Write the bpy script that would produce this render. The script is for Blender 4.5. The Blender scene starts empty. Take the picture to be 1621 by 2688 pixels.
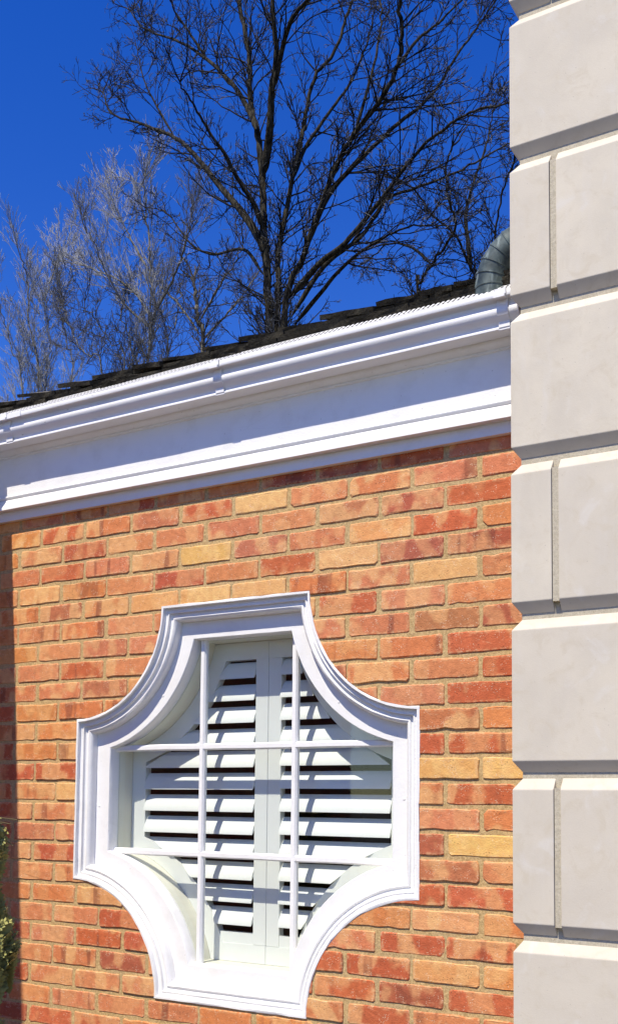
import bpy, bmesh, math, random
import numpy as np
from mathutils import Vector, Matrix
from mathutils.geometry import delaunay_2d_cdt

random.seed(7)
rng = np.random.default_rng(11)
scene = bpy.context.scene
col = scene.collection

# ------------------------------------------------------------------ camera
# Solved from the brick courses of the photograph (1621 x 2688, cropped, so the
# optical centre sits below the middle of the picture).
ZG = 2.5                                   # height of brick course 0 above the ground
W_PX, H_PX = 1621.0, 2688.0
F_PX, PPX, PPY = 2786.66, 810.0, 1895.0
CAM = np.array([1.0602, -2.63374, -0.89345])
RT = np.array([0.85614, 0.51666, 0.00918])
DN = np.array([-0.02891, 0.06564, -0.99742])
FW = np.array([-0.51593, 0.85367, 0.07113])

def at(px, py, Y):
    """Point seen at a photo pixel, at depth Y (wall coordinates, z of course 0 = 0)."""
    d = RT * ((px - PPX) / F_PX) + DN * ((py - PPY) / F_PX) + FW
    return CAM + d * ((Y - CAM[1]) / d[1])

cam_d = bpy.data.cameras.new("camera")
cam = bpy.data.objects.new("camera", cam_d)
col.objects.link(cam)
cam_d.sensor_fit = 'VERTICAL'
cam_d.sensor_height = 36.0
cam_d.lens = F_PX / H_PX * 36.0
cam_d.shift_x = (W_PX / 2 - PPX) / H_PX
cam_d.shift_y = (PPY - H_PX / 2) / H_PX
cam_d.clip_start = 0.05
cam_d.clip_end = 3000
cm = Matrix.Identity(4)
for i in range(3):
    cm[i][0], cm[i][1], cm[i][2] = RT[i], -DN[i], -FW[i]
cm[0][3], cm[1][3], cm[2][3] = CAM[0], CAM[1], CAM[2] + ZG
cam.matrix_world = cm
scene.camera = cam

# ------------------------------------------------------------------ light
SX, SZ = 0.1145, 1.62                      # sun: metres sideways / down per metre into the wall
elev = math.atan2(SZ, math.hypot(1, SX))
world = bpy.data.worlds.new("World")
scene.world = world
world.use_nodes = True
wn = world.node_tree.nodes
wl = world.node_tree.links
sky = wn.new("ShaderNodeTexSky")
sky.sky_type = 'NISHITA'
sky.sun_disc = False
sky.sun_elevation = elev
sky.sun_rotation = math.pi + math.atan(SX)
sky.air_density = 1.0
sky.dust_density = 0.0
sky.ozone_density = 4.0
hs = wn.new("ShaderNodeHueSaturation")
hs.inputs['Saturation'].default_value = 1.36
hs.inputs['Hue'].default_value = 0.525
wl.new(sky.outputs[0], hs.inputs['Color'])
wl.new(hs.outputs[0], wn["Background"].inputs[0])
wn["Background"].inputs[1].default_value = 0.15
sun_d = bpy.data.lights.new("sun", 'SUN')
sun_d.energy = 5.0
sun_d.angle = math.radians(0.53)
sun_d.color = (1.0, 0.93, 0.80)
sun = bpy.data.objects.new("sun", sun_d)
sun.rotation_euler = Vector((SX, 1, -SZ)).to_track_quat('-Z', 'Y').to_euler()
sun.location = (-1, -6, 12)
col.objects.link(sun)
vs = scene.view_settings
vs.view_transform = 'Standard'
vs.look = 'None'
vs.gamma = 1.0
vs.use_curve_mapping = False
vs.exposure = 0.27

# ------------------------------------------------------------------ helpers
def put(name, mesh, mats, parent=None, loc=(0, 0, 0)):
    o = bpy.data.objects.new(name, mesh)
    col.objects.link(o)
    if mesh is not None and mats is not None:
        for m in (mats if isinstance(mats, (list, tuple)) else [mats]):
            if m.name not in [x.name for x in mesh.materials if x]:
                mesh.materials.append(m)
    o.location = loc
    if parent is not None:
        o.parent = parent
    return o

def thing(name, label, cat, loc=(0, 0, 0), group=None):
    o = bpy.data.objects.new(name, None)
    col.objects.link(o)
    o.empty_display_size = 0.2
    o.location = loc
    o["label"] = label
    o["category"] = cat
    if group:
        o["group"] = group
    return o

def mesh_of(name, verts, faces, smooth=False):
    me = bpy.data.meshes.new(name)
    me.from_pydata([tuple(map(float, v)) for v in verts], [], [tuple(f) for f in faces])
    me.update()
    if smooth:
        me.polygons.foreach_set("use_smooth", [True] * len(me.polygons))
    return me

def bm_mesh(name, bm, smooth=False):
    bmesh.ops.recalc_face_normals(bm, faces=bm.faces)
    me = bpy.data.meshes.new(name)
    bm.to_mesh(me)
    bm.free()
    if smooth:
        me.polygons.foreach_set("use_smooth", [True] * len(me.polygons))
    return me

def box_geo(V, F, a, b):
    i = len(V)
    (x0, y0, z0), (x1, y1, z1) = a, b
    V += [(x0, y0, z0), (x1, y0, z0), (x1, y1, z0), (x0, y1, z0), (x0, y0, z1), (x1, y0, z1), (x1, y1, z1), (x0, y1, z1)]
    F += [(i, i + 3, i + 2, i + 1), (i + 4, i + 5, i + 6, i + 7), (i, i + 1, i + 5, i + 4), (i + 1, i + 2, i + 6, i + 5), (i + 2, i + 3, i + 7, i + 6), (i + 3, i, i + 4, i + 7)]

def tris2d(polys, keep):
    """CDT of closed 2D polygons; keep(set of polygon ids) picks the triangles."""
    vs2, fs2 = [], []
    for p in polys:
        k = len(vs2)
        vs2 += [Vector((x, y)) for x, y in p]
        fs2.append(list(range(k, k + len(p))))
    r = delaunay_2d_cdt(vs2, [], fs2, 0, 1e-6, True)
    out = [f for f, src in zip(r[2], r[5]) if keep(set(src))]
    return [(v.x, v.y) for v in r[0]], out

def prism(name, polys, keep, y0, y1, origin=(0, 0, 0), inset=0.0, depth=0.0, jitter=0.0):
    """Plate in the wall plane (x, z), front at y0 (towards the camera), back at y1."""
    v2, tri = tris2d(polys, keep)
    if not tri:
        return None
    bm = bmesh.new()
    vb = {}
    for t in tri:
        for i in t:
            if i not in vb:
                x, z = v2[i]
                vb[i] = bm.verts.new((x - origin[0], y0 - origin[1], z - origin[2]))
    fs = []
    for t in tri:
        try:
            fs.append(bm.faces.new([vb[i] for i in t]))
        except ValueError:
            pass
    if depth == 0 and inset == 0:
        bmesh.ops.dissolve_limit(bm, angle_limit=0.01, verts=bm.verts, edges=bm.edges)
    ext = bmesh.ops.extrude_face_region(bm, geom=list(bm.faces))
    nv = [g for g in ext['geom'] if isinstance(g, bmesh.types.BMVert)]
    nf = [g for g in ext['geom'] if isinstance(g, bmesh.types.BMFace)]
    for v in nv:
        v.co.y = y1 - origin[1]
    bmesh.ops.recalc_face_normals(bm, faces=bm.faces)
    if inset > 0:
        front = [f for f in bm.faces if f.normal.y < -0.9]
        try:
            bmesh.ops.inset_region(bm, faces=front, thickness=inset, depth=depth, use_even_offset=False)
        except Exception:
            pass
    return bm_mesh(name, bm)

def extrude_x(name, prof, xa, xb, n=1, wob=0.0, closed=True, seed=0, axis='x', smooth=False):
    """Profile of (out, z) swept along the wall; axis 'y' sweeps along the wing."""
    r = random.Random(seed)
    V, F = [], []
    m = len(prof)
    ph = [r.uniform(0, 6.28) for _ in range(6)]
    for i in range(n + 1):
        s = xa + (xb - xa) * i / n
        dw = wob * (math.sin(s * 3.1 + ph[0]) + 0.6 * math.sin(s * 8.3 + ph[1]) + 0.35 * math.sin(s * 19 + ph[2]))
        dz = wob * (math.sin(s * 2.3 + ph[3]) + 0.5 * math.sin(s * 6.7 + ph[4]))
        for (o, z) in prof:
            if axis == 'x':
                V.append((s, -(o + dw), z + dz + ZG))
            else:
                V.append((WING_X + o + dw, s, z + dz + ZG))
    for i in range(n):
        for j in range(m if closed else m - 1):
            k = (j + 1) % m
            F.append((i * m + j, i * m + k, (i + 1) * m + k, (i + 1) * m + j))
    if closed:
        F.append(tuple(range(m)))
        F.append(tuple(n * m + j for j in reversed(range(m))))
    me = mesh_of(name, V, F)
    bm = bmesh.new()
    bm.from_mesh(me)
    bpy.data.meshes.remove(me)
    me = bm_mesh(name, bm)
    if smooth:
        me.polygons.foreach_set("use_smooth", [len(p.vertices) == 4 for p in me.polygons])
        me.set_sharp_from_angle(angle=math.radians(38))
    return me

# ------------------------------------------------------------------ materials
def M(name):
    m = bpy.data.materials.new(name)
    m.use_nodes = True
    nt = m.node_tree
    b = nt.nodes["Principled BSDF"]
    return m, nt, b

def N(nt, kind, **kw):
    n = nt.nodes.new(kind)
    for k, v in kw.items():
        if k in n.inputs:
            n.inputs[k].default_value = v
        else:
            setattr(n, k, v)
    return n

def math_(nt, op, a, b=None, c=None, clamp=False):
    n = nt.nodes.new("ShaderNodeMath")
    n.operation = op
    n.use_clamp = clamp
    for i, x in enumerate((a, b, c)):
        if x is None:
            continue
        if isinstance(x, (int, float)):
            n.inputs[i].default_value = x
        else:
            nt.links.new(x, n.inputs[i])
    return n.outputs[0]

def mix_(nt, fac, a, b, blend='MIX'):
    n = nt.nodes.new("ShaderNodeMix")
    n.data_type = 'RGBA'
    n.blend_type = blend
    for sock, x in ((n.inputs[0], fac), (n.inputs[6], a), (n.inputs[7], b)):
        if isinstance(x, (int, float)):
            sock.default_value = x
        elif isinstance(x, tuple):
            sock.default_value = (*x, 1) if len(x) == 3 else x
        else:
            nt.links.new(x, sock)
    return n.outputs[2]

def ramp_(nt, fac, lo, hi):
    n = nt.nodes.new("ShaderNodeMapRange")
    n.interpolation_type = 'SMOOTHSTEP'
    n.inputs[1].default_value = lo
    n.inputs[2].default_value = hi
    nt.links.new(fac, n.inputs[0])
    return n.outputs[0]

def noise_(nt, vec, scale, detail=3, rough=0.55, dist=0.0):
    n = N(nt, "ShaderNodeTexNoise", Scale=scale, Detail=detail, Roughness=rough, Distortion=dist)
    if vec is not None:
        nt.links.new(vec, n.inputs['Vector'])
    return n.outputs[0]

def vor_(nt, vec, scale, out='Distance', rand=1.0, feature='F1'):
    n = N(nt, "ShaderNodeTexVoronoi", Scale=scale, Randomness=rand)
    n.feature = feature
    nt.links.new(vec, n.inputs['Vector'])
    return n.outputs[out]

def bump_(nt, b, h, strength, dist):
    n = N(nt, "ShaderNodeBump", Strength=strength, Distance=dist)
    nt.links.new(h, n.inputs['Height'])
    nt.links.new(n.outputs[0], b.inputs['Normal'])

def coord_(nt, kind='Object', scale=(1, 1, 1), offset=None):
    tc = nt.nodes.new("ShaderNodeTexCoord")
    mp = nt.nodes.new("ShaderNodeMapping")
    mp.inputs['Scale'].default_value = scale
    nt.links.new(tc.outputs[kind], mp.inputs['Vector'])
    if offset is not None:
        nt.links.new(offset, mp.inputs['Location'])
    return mp.outputs[0]

def brick_material(name, field=False):
    m, nt, b = M(name)
    if field:
        v = coord_(nt)
        rnd = noise_(nt, v, 5.0, 0)
        base = mix_(nt, ramp_(nt, noise_(nt, v, 7, 1), 0.35, 0.65), (0.42, 0.10, 0.045), (0.50, 0.20, 0.09))
        vec, sv = v, v
    else:
        oi = nt.nodes.new("ShaderNodeObjectInfo")
        rnd = oi.outputs['Random']
        cx = nt.nodes.new("ShaderNodeCombineXYZ")
        nt.links.new(math_(nt, 'MULTIPLY', rnd, 37.0), cx.inputs[0])
        nt.links.new(math_(nt, 'MULTIPLY', rnd, 91.0), cx.inputs[2])
        vec = coord_(nt, offset=cx.outputs[0])
        sv = coord_(nt, scale=(1.0, 1.0, 0.55), offset=cx.outputs[0])
        base = oi.outputs['Color']
    r2 = math_(nt, 'FRACT', math_(nt, 'MULTIPLY', rnd, 17.31))
    r3 = math_(nt, 'FRACT', math_(nt, 'MULTIPLY', rnd, 43.77))
    # kiss marks: paler, buff ovals with redder rims, in some bricks dark flashed bands
    cell = vor_(nt, sv, 18.0, 'Distance', 0.8, 'SMOOTH_F1')
    wob = noise_(nt, vec, 30, 2)
    oval = ramp_(nt, math_(nt, 'ADD', cell, math_(nt, 'MULTIPLY', wob, 0.25)), 0.60, 0.47)
    oval = math_(nt, 'MULTIPLY', oval, 0.12 if field else math_(nt, 'MULTIPLY_ADD', r2, 0.68, 0.28))
    pale = mix_(nt, 0.58, base, (0.72, 0.40, 0.165))
    red = mix_(nt, 0.55, base, (0.45, 0.115, 0.038))
    c = mix_(nt, math_(nt, 'MULTIPLY', r3, 0.65), base, red)
    c = mix_(nt, oval, c, pale)
    if not field:
        bands = noise_(nt, coord_(nt, scale=(1, 1, 0.15), offset=cx.outputs[0]), 16, 2)
        dk = ramp_(nt, bands, 0.56, 0.64)
        dk = math_(nt, 'MULTIPLY', dk, ramp_(nt, r3, 0.55, 0.85))
        c = mix_(nt, math_(nt, 'MULTIPLY', dk, 0.6), c, (0.16, 0.045, 0.028))
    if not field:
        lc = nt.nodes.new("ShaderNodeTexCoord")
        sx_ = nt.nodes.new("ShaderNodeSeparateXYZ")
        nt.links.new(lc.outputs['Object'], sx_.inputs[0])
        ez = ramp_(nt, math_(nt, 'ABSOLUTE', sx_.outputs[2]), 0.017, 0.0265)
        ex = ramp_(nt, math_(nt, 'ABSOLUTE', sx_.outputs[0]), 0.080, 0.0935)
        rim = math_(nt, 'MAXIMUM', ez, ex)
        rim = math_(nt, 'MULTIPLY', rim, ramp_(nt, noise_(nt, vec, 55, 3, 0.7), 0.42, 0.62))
        c = mix_(nt, math_(nt, 'MULTIPLY', rim, 0.5), c, (0.66, 0.40, 0.20))  # pale edges: mortar haze, plus the light that edges catch, painted in
        smear = ramp_(nt, noise_(nt, coord_(nt, 'Object', (1, 1, 2.2), cx.outputs[0]), 20, 4, 0.7, 1.0), 0.60, 0.72)
        c = mix_(nt, math_(nt, 'MULTIPLY', smear, 0.35), c, (0.62, 0.42, 0.24))
    mott = noise_(nt, vec, 48, 5, 0.72)
    c = mix_(nt, 0.7, c, mix_(nt, mott, (0.25, 0.25, 0.25), (1.0, 1.0, 1.0)), 'OVERLAY')
    # lime specks and dark pits
    sp = vor_(nt, vec, 230.0)
    spm = math_(nt, 'MULTIPLY', math_(nt, 'LESS_THAN', sp, 0.24), ramp_(nt, noise_(nt, vec, 35, 1), 0.50, 0.62))
    c = mix_(nt, math_(nt, 'MULTIPLY', spm, 0.75), c, (0.82, 0.66, 0.47))
    pt = vor_(nt, vec, 170.0)
    ptm = math_(nt, 'MULTIPLY', math_(nt, 'LESS_THAN', pt, 0.2), ramp_(nt, noise_(nt, vec, 26, 1), 0.56, 0.66))
    c = mix_(nt, math_(nt, 'MULTIPLY', ptm, 0.8), c, (0.06, 0.035, 0.025))
    nt.links.new(c, b.inputs['Base Color'])
    b.inputs['Roughness'].default_value = 0.85
    b.inputs['Specular IOR Level'].default_value = 0.25
    h = math_(nt, 'ADD', noise_(nt, vec, 220, 4, 0.6), math_(nt, 'MULTIPLY', noise_(nt, vec, 25, 2), 2.2))
    h = math_(nt, 'SUBTRACT', h, math_(nt, 'MULTIPLY', ptm, 2.0))
    bump_(nt, b, h, 0.55, 0.0025)
    return m

def mortar_material(name, lo, hi, scale=220.0, strength=0.9, dist=0.004):
    m, nt, b = M(name)
    v = coord_(nt)
    n1 = noise_(nt, v, scale, 4, 0.7)
    n2 = noise_(nt, v, 9, 3)
    c = mix_(nt, ramp_(nt, n1, 0.3, 0.7), lo, hi)
    c = mix_(nt, math_(nt, 'MULTIPLY', ramp_(nt, n2, 0.45, 0.7), 0.5), c, mix_(nt, 0.5, c, (0.40, 0.33, 0.21)))
    g = vor_(nt, v, 330)
    c = mix_(nt, math_(nt, 'MULTIPLY', math_(nt, 'LESS_THAN', g, 0.22), 0.6), c, (0.14, 0.10, 0.055))
    nt.links.new(c, b.inputs['Base Color'])
    b.inputs['Roughness'].default_value = 0.95
    h = math_(nt, 'ADD', n1, math_(nt, 'MULTIPLY', noise_(nt, v, 70, 3), 1.5))
    bump_(nt, b, h, strength, dist)
    return m

def paint_material(name, rgb, rough=0.45, bump=0.15, stretch=(1, 1, 1), dirt=0.06):
    m, nt, b = M(name)
    v = coord_(nt, scale=stretch)
    n1 = noise_(nt, v, 14, 4, 0.6)
    n2 = noise_(nt, v, 160, 3, 0.6)
    dcol = tuple(x * k for x, k in zip(rgb, (0.80, 0.78, 0.74)))
    c = mix_(nt, math_(nt, 'MULTIPLY', ramp_(nt, n1, 0.45, 0.8), dirt * 6), rgb, dcol)
    ck = N(nt, "ShaderNodeTexVoronoi", Scale=9.0)
    ck.feature = 'DISTANCE_TO_EDGE'
    nt.links.new(coord_(nt, scale=(0.35, 1, 1.6)), ck.inputs['Vector'])
    cm_ = math_(nt, 'MULTIPLY', math_(nt, 'LESS_THAN', ck.outputs['Distance'], 0.010), ramp_(nt, noise_(nt, v, 5, 2), 0.52, 0.60))
    c = mix_(nt, math_(nt, 'MULTIPLY', cm_, dirt * 1.2), c, (0.45, 0.43, 0.40))
    fl = vor_(nt, v, 34)
    c = mix_(nt, math_(nt, 'MULTIPLY', math_(nt, 'LESS_THAN', fl, 0.05), min(1.0, dirt * 8)), c, (0.30, 0.28, 0.25))
    nt.links.new(c, b.inputs['Base Color'])
    b.inputs['Roughness'].default_value = rough
    b.inputs['Specular IOR Level'].default_value = 0.3
    bump_(nt, b, math_(nt, 'ADD', n2, math_(nt, 'MULTIPLY', n1, 2)), bump, 0.002)
    return m

def stone_material():
    m, nt, b = M("limestone")
    oi = nt.nodes.new("ShaderNodeObjectInfo")
    cx = nt.nodes.new("ShaderNodeCombineXYZ")
    nt.links.new(math_(nt, 'MULTIPLY', oi.outputs['Random'], 23.0), cx.inputs[0])
    nt.links.new(math_(nt, 'MULTIPLY', oi.outputs['Random'], 51.0), cx.inputs[2])
    v = coord_(nt, offset=cx.outputs[0])
    vz = coord_(nt, scale=(1, 1, 0.12), offset=cx.outputs[0])
    n1 = noise_(nt, v, 5, 5, 0.6, 0.4)
    n2 = noise_(nt, vz, 34, 3, 0.5)
    n3 = noise_(nt, v, 300, 3, 0.6)
    c = mix_(nt, ramp_(nt, n1, 0.3, 0.72), (0.65, 0.585, 0.465), (0.56, 0.505, 0.41))
    c = mix_(nt, math_(nt, 'MULTIPLY', ramp_(nt, n2, 0.5, 0.75), 0.22), c, (0.64, 0.60, 0.54))
    c = mix_(nt, math_(nt, 'MULTIPLY', oi.outputs['Random'], 0.5), c, (0.56, 0.50, 0.41))
    n4 = noise_(nt, v, 17, 5, 0.7, 1.2)
    c = mix_(nt, math_(nt, 'MULTIPLY', ramp_(nt, n4, 0.48, 0.72), 0.6), c, (0.54, 0.47, 0.355))
    c = mix_(nt, math_(nt, 'MULTIPLY', ramp_(nt, noise_(nt, v, 9, 4, 0.6, 0.8), 0.56, 0.70), 0.35), c, (0.66, 0.63, 0.58))
    sp = vor_(nt, v, 46)
    c = mix_(nt, math_(nt, 'MULTIPLY', math_(nt, 'LESS_THAN', sp, 0.045), 0.5), c, (0.22, 0.19, 0.15))
    c = mix_(nt, 0.07, c, mix_(nt, n3, (0.2, 0.2, 0.2), (0.9, 0.9, 0.9)), 'OVERLAY')
    nt.links.new(c, b.inputs['Base Color'])
    b.inputs['Roughness'].default_value = 0.8
    b.inputs['Specular IOR Level'].default_value = 0.2
    bump_(nt, b, math_(nt, 'ADD', n3, math_(nt, 'MULTIPLY', n1, 3)), 0.18, 0.0015)
    return m

def shingle_material():
    m, nt, b = M("weathered_cedar")
    oi = nt.nodes.new("ShaderNodeObjectInfo")
    v = coord_(nt)
    vg = coord_(nt, scale=(1, 0.08, 1))
    g = noise_(nt, vg, 130, 4, 0.7)
    n = noise_(nt, v, 22, 4, 0.6)
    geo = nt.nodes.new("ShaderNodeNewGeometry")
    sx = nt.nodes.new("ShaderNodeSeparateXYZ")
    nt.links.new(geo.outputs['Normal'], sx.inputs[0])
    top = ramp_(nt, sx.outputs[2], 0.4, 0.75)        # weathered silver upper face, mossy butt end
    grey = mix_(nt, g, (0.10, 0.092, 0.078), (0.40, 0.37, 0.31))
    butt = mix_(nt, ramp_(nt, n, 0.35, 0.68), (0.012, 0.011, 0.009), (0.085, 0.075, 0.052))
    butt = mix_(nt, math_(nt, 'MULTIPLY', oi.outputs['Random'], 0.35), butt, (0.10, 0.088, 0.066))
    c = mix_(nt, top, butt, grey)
    nt.links.new(c, b.inputs['Base Color'])
    b.inputs['Roughness'].default_value = 0.95
    b.inputs['Specular IOR Level'].default_value = 0.1
    bump_(nt, b, math_(nt, 'ADD', math_(nt, 'MULTIPLY', n, 3), noise_(nt, v, 170, 4, 0.7)), 1.0, 0.008)
    return m

def bark_material(name, lo, hi, scale=18):
    m, nt, b = M(name)
    v = coord_(nt, scale=(1, 1, 0.25))
    n = noise_(nt, v, scale, 5, 0.65)
    c = mix_(nt, ramp_(nt, n, 0.35, 0.68), lo, hi)
    nt.links.new(c, b.inputs['Base Color'])
    b.inputs['Roughness'].default_value = 0.95
    b.inputs['Specular IOR Level'].default_value = 0.1
    bump_(nt, b, n, 1.0, 0.03)
    return m

def plain_material(name, rgb, rough=0.8, metal=0.0, spec=0.3):
    m, nt, b = M(name)
    n = noise_(nt, coord_(nt), 25, 3)
    c = mix_(nt, n, tuple(x * 0.85 for x in rgb), tuple(min(1, x * 1.12) for x in rgb))
    nt.links.new(c, b.inputs['Base Color'])
    b.inputs['Roughness'].default_value = rough
    b.inputs['Metallic'].default_value = metal
    b.inputs['Specular IOR Level'].default_value = spec
    return m

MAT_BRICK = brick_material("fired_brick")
MAT_BRICKF = brick_material("fired_brick_field", True)
MAT_MORTAR = mortar_material("sand_mortar", (0.36, 0.235, 0.092), (0.64, 0.445, 0.205), 200.0, 0.55, 0.0022)
MAT_JOINT = mortar_material("stone_joint_mortar", (0.42, 0.37, 0.27), (0.55, 0.49, 0.37), 160, 0.4, 0.002)
MAT_TRIM = paint_material("white_trim_paint", (0.82, 0.81, 0.785), 0.4, 0.3, (1, 1, 1), 0.06)
MAT_GUTTER = paint_material("white_gutter_enamel", (0.81, 0.80, 0.78), 0.32, 0.15, (0.3, 1, 1), 0.08)
MAT_SHUT = paint_material("shutter_paint", (0.73, 0.755, 0.72), 0.35, 0.05, (1, 1, 1), 0.02)
MAT_JAMB = paint_material("jamb_paint", (0.72, 0.71, 0.60), 0.45, 0.05, (1, 1, 1), 0.03)
MAT_STONE = stone_material()
MAT_SHINGLE = shingle_material()
MAT_BARK = bark_material("dark_bark", (0.008, 0.007, 0.006), (0.060, 0.054, 0.038))
MAT_TWIG = plain_material("dark_twig", (0.018, 0.017, 0.017), 0.9, 0, 0.15)
MAT_TIP = plain_material("pale_twig_tip", (0.13, 0.137, 0.155), 0.9, 0, 0.15)
MAT_PALE = bark_material("pale_bark", (0.07, 0.065, 0.05), (0.26, 0.245, 0.20), 14)
MAT_PTWIG = plain_material("pale_twig", (0.27, 0.272, 0.278), 0.9, 0, 0.15)
MAT_PTWIG2 = plain_material("palest_twig", (0.46, 0.465, 0.48), 0.9, 0, 0.15)
MAT_TWIG2 = plain_material("grey_twig", (0.075, 0.07, 0.065), 0.9, 0, 0.15)
MAT_ROOM = plain_material("dim_room_paint", (0.05, 0.05, 0.048), 0.9)  # very dark walls: the room's lack of light is put into the colour
MAT_DEBRIS = plain_material("gutter_debris", (0.03, 0.025, 0.018), 0.95)
MAT_LEAF = plain_material("juniper_leaf", (0.34, 0.32, 0.10), 0.7)
MAT_STEM = plain_material("juniper_stem", (0.16, 0.14, 0.06), 0.9)

def zinc_material():
    m, nt, b = M("weathered_zinc")
    v = coord_(nt)
    n = noise_(nt, v, 16, 4, 0.6, 0.6)
    n2 = noise_(nt, coord_(nt, scale=(1, 1, 0.3)), 45, 3)
    c = mix_(nt, ramp_(nt, n, 0.35, 0.68), (0.032, 0.045, 0.040), (0.12, 0.155, 0.142))
    c = mix_(nt, ramp_(nt, n2, 0.56, 0.72), c, (0.22, 0.27, 0.25))
    nt.links.new(c, b.inputs['Base Color'])
    b.inputs['Metallic'].default_value = 0.1
    b.inputs['Roughness'].default_value = 0.5
    bump_(nt, b, n, 0.3, 0.003)
    return m
MAT_ZINC = zinc_material()

def glass_material():
    m, nt, b = M("window_glass")
    out = nt.nodes["Material Output"]
    nt.nodes.remove(b)
    tr = N(nt, "ShaderNodeBsdfTransparent")
    tr.inputs[0].default_value = (0.985, 0.992, 0.985, 1)
    gl = N(nt, "ShaderNodeBsdfGlossy", Roughness=0.02)
    lw = N(nt, "ShaderNodeLayerWeight", Blend=0.5)
    fac = math_(nt, 'MULTIPLY_ADD', math_(nt, 'POWER', lw.outputs['Facing'], 4.5), 0.8, 0.035)
    mx = nt.nodes.new("ShaderNodeMixShader")
    nt.links.new(fac, mx.inputs[0])
    nt.links.new(tr.outputs[0], mx.inputs[1])
    nt.links.new(gl.outputs[0], mx.inputs[2])
    nt.links.new(mx.outputs[0], out.inputs[0])
    return m
MAT_GLASS = glass_material()

def ground_material():
    m, nt, b = M("paving_ground")
    v = coord_(nt)
    n = noise_(nt, v, 1.2, 4)
    n2 = noise_(nt, v, 60, 3)
    c = mix_(nt, n, (0.065, 0.050, 0.030), (0.10, 0.076, 0.046))
    c = mix_(nt, math_(nt, 'MULTIPLY', n2, 0.4), c, (0.045, 0.035, 0.022))
    nt.links.new(c, b.inputs['Base Color'])
    b.inputs['Roughness'].default_value = 0.9
    bump_(nt, b, n2, 0.3, 0.01)
    return m

# ------------------------------------------------------------------ ground
g = put("ground", mesh_of("ground", [(-900, -900, 0), (900, -900, 0), (900, 900, 0), (-900, 900, 0)], [(0, 1, 2, 3)]), ground_material())
g["kind"] = "structure"

# ------------------------------------------------------------------ brick house
U = 0.2032                                  # brick module along the wall
CO = 0.06774                                # course height
WXL, WXR, WZT, WZB, WR = -1.436, -0.1775, -0.2875, -1.5215, 0.353   # window outline
QX, QY, QE = 0.145, -0.16, 0.020            # stone corner: side plane, front plane, chamfer depth
LIP = 0.125
WING_X = -1.7966 - LIP                      # face of the wing wall at the left
EAST = QX + QE - 0.001

house = thing("brick_house", "low orange brick house with white eaves, a dark shingle roof and a notched ornamental window", "house", (-0.8, 0.0, 0.0))
HI = house.location.copy()
def hput(name, mesh, mats, parent=None):
    o = put(name, mesh, mats, parent or house)
    if (parent or house) is house:
        o.location = -HI
    return o

NST = 9
def outline(o, n=14):
    """Quatrefoil-like outline (rectangle with four concave quarter circles), o metres inside the outer edge."""
    l, r, t, b_ = WXL + o, WXR - o, WZT - o, WZB + o
    R = WR + o
    a0 = math.asin(min(1.0, o / R))
    pts = []
    # corner centres: TL, TR, BR, BL ; go clockwise starting on the top edge left end
    for (cx, cz, s0) in ((WXL, WZT, 0), (WXL, WZB, 1), (WXR, WZB, 2), (WXR, WZT, 3)):
        for i in range(n + 1):
            k = a0 + (math.pi / 2 - 2 * a0) * i / n
            if s0 == 0:     # from top edge down to left edge
                pts.append((cx + R * math.cos(k), cz - R * math.sin(k)))
            elif s0 == 1:   # from left edge to bottom edge
                pts.append((cx + R * math.sin(k), cz + R * math.cos(k)))
            elif s0 == 2:
                pts.append((cx - R * math.cos(k), cz + R * math.sin(k)))
            else:
                pts.append((cx - R * math.sin(k), cz - R * math.cos(k)))
    out = []
    for q in range(4):
        arc = pts[q * (n + 1):(q + 1) * (n + 1)]
        nx_ = pts[((q + 1) % 4) * (n + 1)]
        out += arc
        for i in range(1, NST + 1):
            f = i / (NST + 1)
            out.append((arc[-1][0] + (nx_[0] - arc[-1][0]) * f, arc[-1][1] + (nx_[1] - arc[-1][1]) * f))
    return out

def up(pts):
    return [(x, z + ZG) for x, z in pts]

# --- wall: mortar bed with the window opening, bricks as its pieces
win_hole = up(outline(0.004))
wall_rect = [(WING_X - 0.3, 0.0), (EAST, 0.0), (EAST, ZG + 0.45), (WING_X - 0.3, ZG + 0.45)]
wall_me = prism("wall", [wall_rect, win_hole], lambda s: 0 in s and 1 not in s, 0.0022, 0.10)
wall = hput("wall", wall_me, MAT_MORTAR)
wall["label"] = "running bond wall of mottled orange, red and buff bricks in sandy mortar"

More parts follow.
